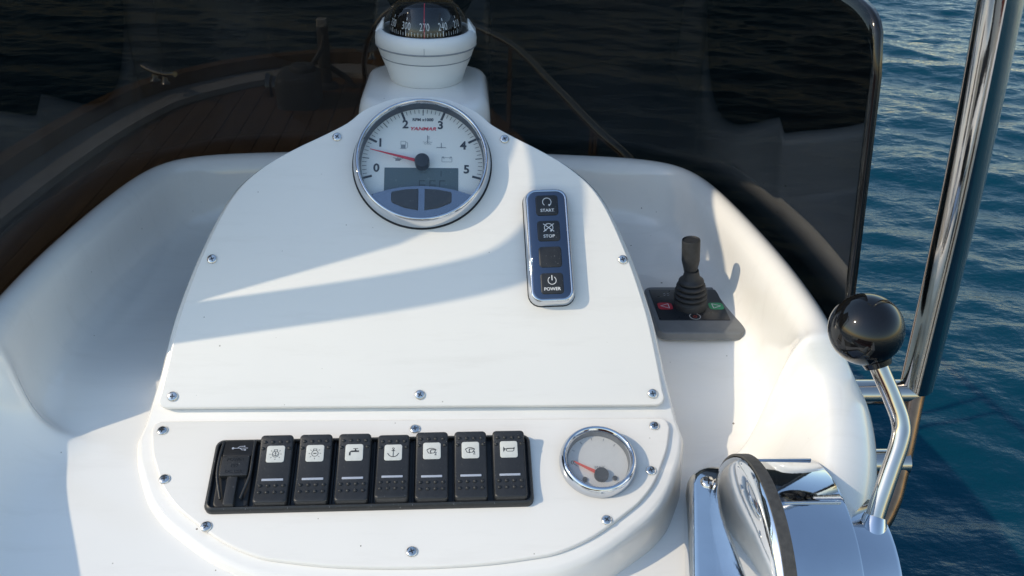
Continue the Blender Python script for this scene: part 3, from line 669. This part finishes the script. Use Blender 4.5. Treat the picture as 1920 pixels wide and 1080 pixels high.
# ------------------------------------------------------------------ compass
def compass():
    cy = .2455; t = empty("compass", Matrix.Translation((.0018, cy, .150)) @ Matrix.Diagonal((1.07, 1.07, 1.03, 1)), "white ship's compass with black domed card on the pedestal", "compass")
    obj("bowl", lathe([(.0268, 0), (.0276, .0006), (.0300, .009), (.0330, .0165), (.0342, .0198)], 64), PLASTW, t, smooth=60)
    obj("middle_ring", lathe([(.0338, .0196), (.0343, .0202), (.0364, .0266), (.0374, .0282)], 64), PLASTW, t, smooth=60)
    obj("collar", lathe([(.0371, .0280), (.0377, .0287), (.0379, .0330), (.0374, .0362), (.0358, .0385), (.0345, .0396), (.0328, .0400), (.0320, .0396), (.0317, .038)], 64, cap1=False), PLASTW, t, smooth=60)
    obj("lower_seam", lathe([(.0341, .0194), (.0345, .0200), (.0342, .0206)], 64, cap0=False, cap1=False), INKG, t, smooth=0)
    obj("upper_seam", lathe([(.0374, .0277), (.0380, .0283), (.0377, .0291)], 64, cap0=False, cap1=False), INKG, t, smooth=0)
    for s in (-1, 1):
        bm = bmesh.new(); loops_mesh(bm, [[(s * .0318, -.006, .0385), (s * .0372, -.004, .0375), (s * .0372, .010, .0375), (s * .0318, .012, .0385)], [(s * .0310, -.001, .0455), (s * .0322, .0, .0450), (s * .0322, .008, .0450), (s * .0310, .009, .0455)]])
        obj("side_fin", bm, PLASTW, t, smooth=30)
    bm = bmesh.new(); stroke(bm, [(0, 0), (0, .0055)], .0003); obj("seam_line", bm, INKG, t, smooth=0, M=T(0, -.0381, .0285, 0, math.pi / 2))
    text("lettering", "· · ·", .0006, INK, t, 0, -.0335, .0400)
    # card: black bowl with white figures; everything is bent round its axis
    rc = lambda z: .0268 * math.sqrt(max(0, 1 - (z / .031) ** 2)) + .0002
    card = obj("card", lathe([(rc(z) , z + .0385) for z in np.linspace(-.002, .0205, 16)], 56), BLACKG, t, smooth=60)
    def wrap(bm, ang, zc):
        for v in bm.verts:
            z = zc + v.co.y; r = rc(z) + .0003; a = -math.pi / 2 + ang + v.co.x / .0262
            v.co = Vector((r * math.cos(a), r * math.sin(a), z + .0385))
        return bm
    for s, k in (("330", -2), ("300", -1), ("270", 0), ("240", 1), ("210", 2), ("180", 3), ("0", -3)):
        b = text_bm(s, .0054, bold=.0, sx=.62, spacing=1.05); bmesh.ops.subdivide_edges(b, edges=b.edges[:], cuts=1)
        obj("numeral", wrap(b, R(30 * k), .0082), INKW, card, smooth=0)
    bm = bmesh.new()
    for d in range(-100, 101, 5):
        big = d % 30 == 0; w = .0007 if big else .00035; ln = .0036 if big else (.0030 if d % 10 == 0 else .0022)
        b = bmesh.new(); stroke(b, [(0, .0012), (0, .0012 + ln)], w); wrap(b, R(d), 0); me_ = bpy.data.meshes.new("q"); b.to_mesh(me_); b.free(); bm.from_mesh(me_); bpy.data.meshes.remove(me_)
        if big:
            b = bmesh.new(); stroke(b, [(0, .0122), (0, .0138)], .0006); wrap(b, R(d), 0); me_ = bpy.data.meshes.new("q"); b.to_mesh(me_); b.free(); bm.from_mesh(me_); bpy.data.meshes.remove(me_)
    obj("degree_marks", bm, INKW, card, smooth=0)
    obj("pivot", lathe([(.0016, .0), (.0016, .004), (.0008, .0048)], 14), INKW, t, smooth=50, M=T(0, -.0165, .0512))
    dz = lambda z: .0318 * math.sqrt(max(0, 1 - (z / .0272) ** 2))
    bm = bmesh.new()
    pth = [(0, -(dz(z) - .0006), z + .0385) for z in np.linspace(.0012, .0232, 14)]; tube(pth, .00028, 6, bm); obj("lubber_line", bm, RED, t, smooth=60)
    obj("dome", lathe([(max(dz(z), .0004), z + .0385) for z in .0272 * np.sin(np.linspace(0, math.pi / 2, 22))], 64, cap0=False), DOME, t, smooth=90)
compass()

# ------------------------------------------------------------------ thruster joystick on the side shelf
t = empty("thruster_joystick", Matrix.Translation((.2115, .1195, .0)) , "black bellows joystick on a grey square control plate", "joystick")
obj("plate", slab(.0680, .0700, .007, -.001, .0055, .0015), GREYP, t, M=T(.0025, 0, 0))
lb = obj("label", slab(.0560, .0470, .001, .0050, .00595, .0003, k=2), LABEL, t, M=T(.000, .006, 0))
for s, m, nm in ((-1, REDL, "port_marker"), (1, GREEN, "starboard_marker")):
    bm = bmesh.new(); fill(bm, rrect(.0118, .0105, .003, 4), .0060); mk = obj(nm, bm, m, lb, smooth=0, M=T(s * .0205 + .001, -.003, 0))
    bm = bmesh.new(); stroke(bm, [(s * .0036, 0), (-s * .0028, .0034), (-s * .0028, -.0034)], .0006, .0062, True); obj("arrow", bm, INKW, mk, smooth=0)
bm = bmesh.new(); stroke(bm, arc(0, 0, .0042, 0, 360, 24), .0005, .0060); obj("button_ring", bm, INKW, lb, smooth=0, M=T(.001, -.0185, 0))
bm = bmesh.new(); stroke(bm, arc(0, -.0002, .0014, 125, 415, 14), .0003, .0060); stroke(bm, [(0, 0), (0, .0018)], .0003, .0060); obj("power_symbol", bm, ORANGE, lb, smooth=0, M=T(.001, -.0185, 0))
bm = bmesh.new()
for q in ((-.0165, .0165), (-.0135, .0165), (-.0165, .0140), (-.0135, .0140)): stroke(bm, [(q[0] - .0008, q[1] - .0005), (q[0] + .0008, q[1] + .0005)], .0005, .0060)
obj("thruster_symbol", bm, BAR, lb, smooth=0)
prof = [(.0122, .004), (.0122, .0105), (.0112, .0118)]
for k, (r, z) in enumerate(((.0122, .0145), (.0116, .0190), (.0106, .0235), (.0092, .0280))):
    prof += [(r * .80, z - .0018), (r * .98, z - .0006), (r, z + .0006), (r * .97, z + .0016), (r * .82, z + .0024)]
prof += [(.0062, .0325), (.0054, .0365), (.0050, .0390)]
obj("bellows", lathe(prof, 40), BRUBBER, t, smooth=50, M=T(.001, .004, .002, 0, 0, R(-5)) @ Matrix.Diagonal((1.08, 1.08, .93, 1)))
obj("handle", lathe([(.0050, .036), (.0058, .041), (.0068, .0455), (.0072, .048), (.0073, .0655), (.0070, .0668), (.0066, .0664), (.0064, .0655)], 36), BRUBBER, t, smooth=40, M=T(.001, .004, .002, 0, R(-2), R(-6)) @ Matrix.Diagonal((.97, .97, .93, 1)))

# ------------------------------------------------------------------ throttle
def throttle():
    xr, xe, yc, zc, RR = .197, .237, -.118, -.035, .0704
    t = empty("throttle_control", Matrix.Translation((xr, yc, -.051)), "chrome throttle with side lever and glossy black ball knob", "throttle")
    t_off = Vector((xr, yc, -.051))
    def lc(p): return Vector(p) - t_off
    ang = [R(-40 + 260 * i / 56) for i in range(57)]
    def half(x, r): return [lc((x, yc + r * math.cos(a), zc + r * math.sin(a))) for a in ang]
    bm = bmesh.new(); loops_mesh(bm, [half(xr + .0035, RR), half(xe - .0015, RR * .995), half(xe - .0004, RR * .99), half(xe, RR * .975), half(xe + .0005, RR * .93)], cap0=False)
    obj("drum", bm, CHROME, t, smooth=40)
    bm = bmesh.new(); loops_mesh(bm, [half(xr - .0028, RR + .0008), half(xr - .0028, RR + .0022), half(xr + .0038, RR + .0022), half(xr + .0038, RR - .001)], cap0=False, cap1=False)
    obj("gasket", bm, RUBBER, t, smooth=30)
    bm = bmesh.new(); loops_mesh(bm, [half(xr - .0026, RR + .0004), half(xr - .0045, RR - .0005), half(xr - .0065, RR - .006), half(xr - .0085, RR - .016), half(xr - .0098, RR - .030), half(xr - .0105, RR - .045)], cap0=False)
    obj("side_cover", bm, CHROMEB, t, smooth=60)
    b_ = obj("base_plate", slab(.045, .225, .020, 0, .0215, .006, k=8), CHROMEB, t, smooth=50, M=T(-.0115, -.0115, -.0150, R(-10.5), R(8)))
    obj("ridge", slab(.0045, .20, .002, .019, .0245, .002, k=4), CHROMEB, b_, smooth=60, M=T(.000, .006, 0))
    obj("shoulder", slab(.024, .19, .010, .016, .036, .010, k=6), CHROMEB, b_, smooth=60, M=T(.0125, -.012, 0))
    for x, y in ((-.0095, .094), (.0085, .094)):
        s = obj("screw", lathe([(.0050, .006), (.0050, .0080), (.0040, .0095), (.001, .0099)], 24), DULL, b_, smooth=60, M=T(x, y, .014))
        c = bmesh.new(); stroke(c, [(-.0028, 0), (.0028, 0)], .0008, .0100); stroke(c, [(0, -.0028), (0, .0028)], .0008, .01002); obj("cross_recess", c, BLACKD, s, smooth=0)
    # step seams across the drum
    for a, w in ((R(62), .0006), (R(98), .0008)):
        pts = [lc((x, yc + (RR + .0002) * math.cos(a), zc + (RR + .0002) * math.sin(a))) for x in np.linspace(xr + .006, xe - .003, 6)]
        obj("seam_bead", tube(pts, w, 8), CHROME, t, smooth=60)
    hb = bmesh.new(); hr = .0505
    loops_mesh(hb, [[lc((x, yc + r * math.cos(a), zc + r * math.sin(a))) for a in [2 * math.pi * i / 48 for i in range(48)]] for x, r in ((xe - .001, hr), (xe + .027, hr), (xe + .0292, hr - .0008), (xe + .0300, hr - .0026))])
    obj("hub", hb, CHROME, t, smooth=40)
    path = cat_curve([lc(p) for p in ((0.2579, -0.1274, 0.0061), (0.2598, -0.1212, 0.0147), (0.2679, -0.1092, 0.0367), (0.2741, -0.1001, 0.0530), (0.2749, -0.0944, 0.0616), (0.2703, -0.0872, 0.0731), (0.2627, -0.0786, 0.0880), (0.2571, -0.0709, 0.1009))], 8)
    obj("lever", tube(path, .0051, 28), STEEL, t, smooth=60)
    obj("lever_socket", tube([path[0] + (path[0] - path[6]) * 1.2, path[0], path[7], path[9]], [.0078, .0078, .0075, .0060], 24), CHROME, t, smooth=50)
    kn = obj("knob", sphere(.0202, u=64, v=40), BLACKG, t, smooth=90, M=Matrix.Translation(lc((0.2550, -0.0681, 0.1066))))
    dirn = (Vector((0.2627, -0.0786, 0.0880)) - Vector((0.2550, -0.0681, 0.1066))).normalized()
    obj("collar", tube([dirn * .0182, dirn * .0216], [.0084, .0074], 24), BLACKG, kn, smooth=60)
throttle()

# ------------------------------------------------------------------ grab rails beside the screen
def grab_rail(s, label):
    t = empty("grab_rail", Matrix.Translation((s * .34, .01, -.3)), label, "handrail", None)
    off = Vector((s * .34, .01, -.3))
    def q(pts): return [Vector((s * x, y, z)) - off for x, y, z in pts]
    main = [(.3540, .0240, .0000), (.3413, .0118, .083), (.3271, -.0009, .1706), (.3102, -.0140, .262), (.300, -.0190, .318), (.2955, -.0165, .346), (.292, -.006, .373), (.290, .008, .390), (.288, .030, .408), (.286, .060, .425), (.28, .12, .45)]
    low = [(.3525, .0230, -.0010), (.3490, .0150, -.0150), (.3440, .0030, -.0350), (.3385, -.0090, -.0540), (.3320, -.0200, -.0700), (.3200, -.0300, -.0840), (.2900, -.0400, -.0980)]
    obj("upright", tube(cat_curve(q(main), 8), .0112, 32), STEEL, t, smooth=60)
    obj("lower_bend", tube(cat_curve(q(low), 8), .0080, 28), STEELBR, t, smooth=60)
    for z0, x1, y1 in ((-.0045, .353, .022), (-.046, .3455, -.004)):
        obj("bracket", tube(q([(.262, y1, z0), (x1, y1, z0)]), .0092, 28), STEEL, t, smooth=60)
grab_rail(1, "polished steel grab rail rising beside the windscreen over the water")
grab_rail(-1, "polished steel grab rail on the far port side of the console")

# ------------------------------------------------------------------ tinted wraparound windscreen
def windscreen():
    t = empty("windscreen", label="dark tinted wraparound windscreen standing on the console rim", cat="windscreen")
    base = []
    for i in range(len(ST)):
        x, y, z = ST[i]
        if y < .018: break
        a = ST[max(i - 1, 0)]; b = ST[min(i + 1, len(ST) - 1)]
        n_ = Vector((0, 1)) if i == 0 else Vector((-(b[1] - a[1]), b[0] - a[0])).normalized()
        if n_.x < 0: n_ = -n_
        base.append(Vector((x, y, 0)) + Vector((n_.x, n_.y, 0)) * .014)
    base[-1] = Vector((.2925, .0215, 0))
    rp = cat_curve(base, 8); rp = [p for p in rp if p.y > .05] + [Vector((.2915, y, 0)) for y in (.046, .040, .034, .029, .025, .0225, .0215)]
    full_ = [Vector((-p.x, p.y, 0)) for p in rp[:0:-1]] + rp
    ln = [0]
    for a, b in zip(full_, full_[1:]): ln.append(ln[-1] + (b - a).length)
    ss = np.linspace(0, ln[-1], 241); X_ = np.interp(ss, ln, [p.x for p in full_]); Y_ = np.interp(ss, ln, [p.y for p in full_])
    for _ in range(160): X_[1:-1] = (X_[:-2] + 2 * X_[1:-1] + X_[2:]) / 4; Y_[1:-1] = (Y_[:-2] + 2 * Y_[1:-1] + Y_[2:]) / 4
    def zt(y, s):
        if s > 0: ys_, zs = [.0215, .0225, .025, .029, .034, .040, .05, .065, .09, .15, .34], [.222, .236, .245, .251, .2545, .257, .259, .2605, .262, .262, .262]
        else: ys_, zs = [.0215, .0225, .025, .034, .040, .05, .065, .09, .12, .16, .34], [.265, .278, .295, .322, .338, .356, .374, .395, .42, .44, .46]  # port wing made taller out of view, so its shadow covers gauge and compass
        return float(np.interp(y, ys_, zs))
    cols = []
    path = [(Vector((x, y, 0)), 1 if x > 0 else -1) for x, y in zip(X_, Y_)]
    for k, (p, s) in enumerate(path):
        a = path[max(k - 1, 0)][0]; b = path[min(k + 1, len(path) - 1)][0]; tt = (b - a).normalized(); inn = Vector((tt.y, -tt.x, 0))
        if inn.dot(Vector((0, .05, 0)) - p) < 0: inn = -inn
        fr = min(1, max(0, (p.y - .15) / .15)); lean = .123 + .10 * fr
        if abs(p.x) < .2: w = .5 + .5 * p.x / .2; zz = zt(p.y, -1) * (1 - w) + zt(p.y, 1) * w; zz = min(zz, .30)
        else: zz = zt(p.y, s)
        cols.append([p + inn * lean * (z - .03) + Vector((0, 0, z)) for z in np.linspace(.028, zz, 14)])
    bm = bmesh.new(); loops_mesh(bm, cols, False, False, closed=False); bmesh.ops.recalc_face_normals(bm, faces=bm.faces[:])
    fc = min(bm.faces, key=lambda f: (f.calc_center_median() - Vector((.29, .1, .1))).length)
    if fc.normal.x > 0: bmesh.ops.reverse_faces(bm, faces=bm.faces[:])
    for f in bm.faces: f.smooth = True
    me = bpy.data.meshes.new("glazing"); bm.to_mesh(me); bm.free(); me.materials.append(TINT); me.materials.append(EDGE)
    o = link("glazing", me, None, t); so_ = o.modifiers.new("t", 'SOLIDIFY'); so_.thickness = .0052; so_.offset = -1; so_.use_rim = True; so_.material_offset_rim = 1
    # dark sealing strip between the rim and the glazing
    bm = bmesh.new(); pth = [p + Vector((0, 0, .030)) for p, s in path]; tube(pth, .006, 8, bm); obj("base_seal", bm, GASKET, t, smooth=60)
windscreen()

# ------------------------------------------------------------------ foredeck fittings
def deck_rail():
    t = empty("bow_rail", Matrix.Translation((.3, 3.0, DZ)), "steel bow rail along the starboard foredeck edge seen through the screen", "railing"); off = Vector((.3, 3.0, DZ))
    def q(P): return [Vector(p) - off for p in P]
    top = [(-.46, 3.98, -.99), (-.46, 3.96, -.90), (-.42, 3.84, -.75), (-.32, 3.74, -.60), (-.23, 3.72, -.555), (-.13, 3.72, -.55), (.037, 3.39, -.55), (.225, 3.02, -.55), (.345, 2.5, -.55), (.437, 2.06, -.55), (.50, 1.80, -.55), (.52, 1.4, -.55), (.51, .9, -.56), (.46, .55, -.62), (.43, .47, -.98)]
    obj("rail_tube", tube(cat_curve(q(top), 8), .014, 14), STEEL, t, smooth=60)
    for x, y in ((.225, 3.02), (.437, 2.06), (.515, 1.1)):
        for dx in (0, .045): obj("stanchion", tube(q([(x, y + dx * 2, -1.0), (x, y + dx * 2, -.555)]), .0095, 12), STEEL, t, smooth=60)
deck_rail()
t = empty("anchor_windlass", Matrix.Translation((-.73, 3.62, DZ + .006)), "dark grey anchor windlass on the teak foredeck", "windlass")
obj("housing", slab(.19, .24, .05, 0, .15, .03), GREYP, t, smooth=50)
obj("gypsy", lathe([(.06, -.05), (.06, -.03), (.045, -.02), (.045, .0), (.06, .01), (.06, .03), (.02, .035)], 28), STEEL, t, smooth=50, M=T(-.115, 0, .08, 0, 0, -math.pi / 2))
obj("top_cap", lathe([(.06, .148), (.06, .165), (.05, .175)], 24), GREYP, t, smooth=40, M=T(.02, .02, 0))
obj("lever", tube([(.05, .05, .15), (.10, .12, .22), (.11, .14, .28)], .012, 12), GREYP, t, smooth=60)
t = empty("bow_light_post", Matrix.Translation((-.64, 3.86, DZ + .006)), "dark post with white lamp cap standing at the bow", "post")
obj("post", lathe([(.06, 0), (.055, .02), (.032, .03), (.028, .30)], 20), GREYP, t, smooth=40)
obj("arm", tube([(0, 0, .12), (.10, .0, .05), (.14, .0, 0)], .014, 12), GREYP, t, smooth=60)
obj("lamp_cap", slab(.048, .048, .01, .298, .335, .006), DECKW, t)
for i, (x, y, rz_, lab) in enumerate(((-1.36, 3.62, -.6, "steel mooring cleat on the port bow bulwark"), (-.40, 4.08, .5, "steel mooring cleat beside the bow rail end"))):
    t = empty("mooring_cleat", Matrix.Translation((x, y, DZ + .0955)) @ Matrix.Rotation(rz_, 4, 'Z'), lab, "cleat", "foredeck cleats")
    obj("horn_bar", tube(cat_curve([(-.11, 0, .055), (-.06, 0, .045), (0, 0, .042), (.06, 0, .045), (.11, 0, .055)], 5), .013, 12), STEEL, t, smooth=60)
    for s in (-1, 1): obj("leg", lathe([(.022, 0), (.012, .012), (.011, .042)], 14), STEEL, t, smooth=50, M=T(s * .035, 0, 0))

# ------------------------------------------------------------------ unseen cockpit seating behind the helm, added for bounced light
bm = bmesh.new()
for w, d, h, x, y in ((1.74, .62, .46, -.68, -1.75), (.26, 2.6, .72, -1.69, -1.6), (.14, 2.2, .78, .33, -1.75)):
    slab(w, d, .04, -1.055, -1.055 + h, .03, bm=bm, cx=x, cy=y)
ck = obj("unseen_seating", bm, GEL, smooth=40); tag(ck, kind="structure")
obj("cushion", slab(1.70, .56, .06, -.594, -.49, .04, cx=-.68, cy=-1.74), LEATHER, ck)
obj("backrest", slab(1.70, .12, .05, -.488, -.10, .04, cx=-.68, cy=-2.0), LEATHER, ck)
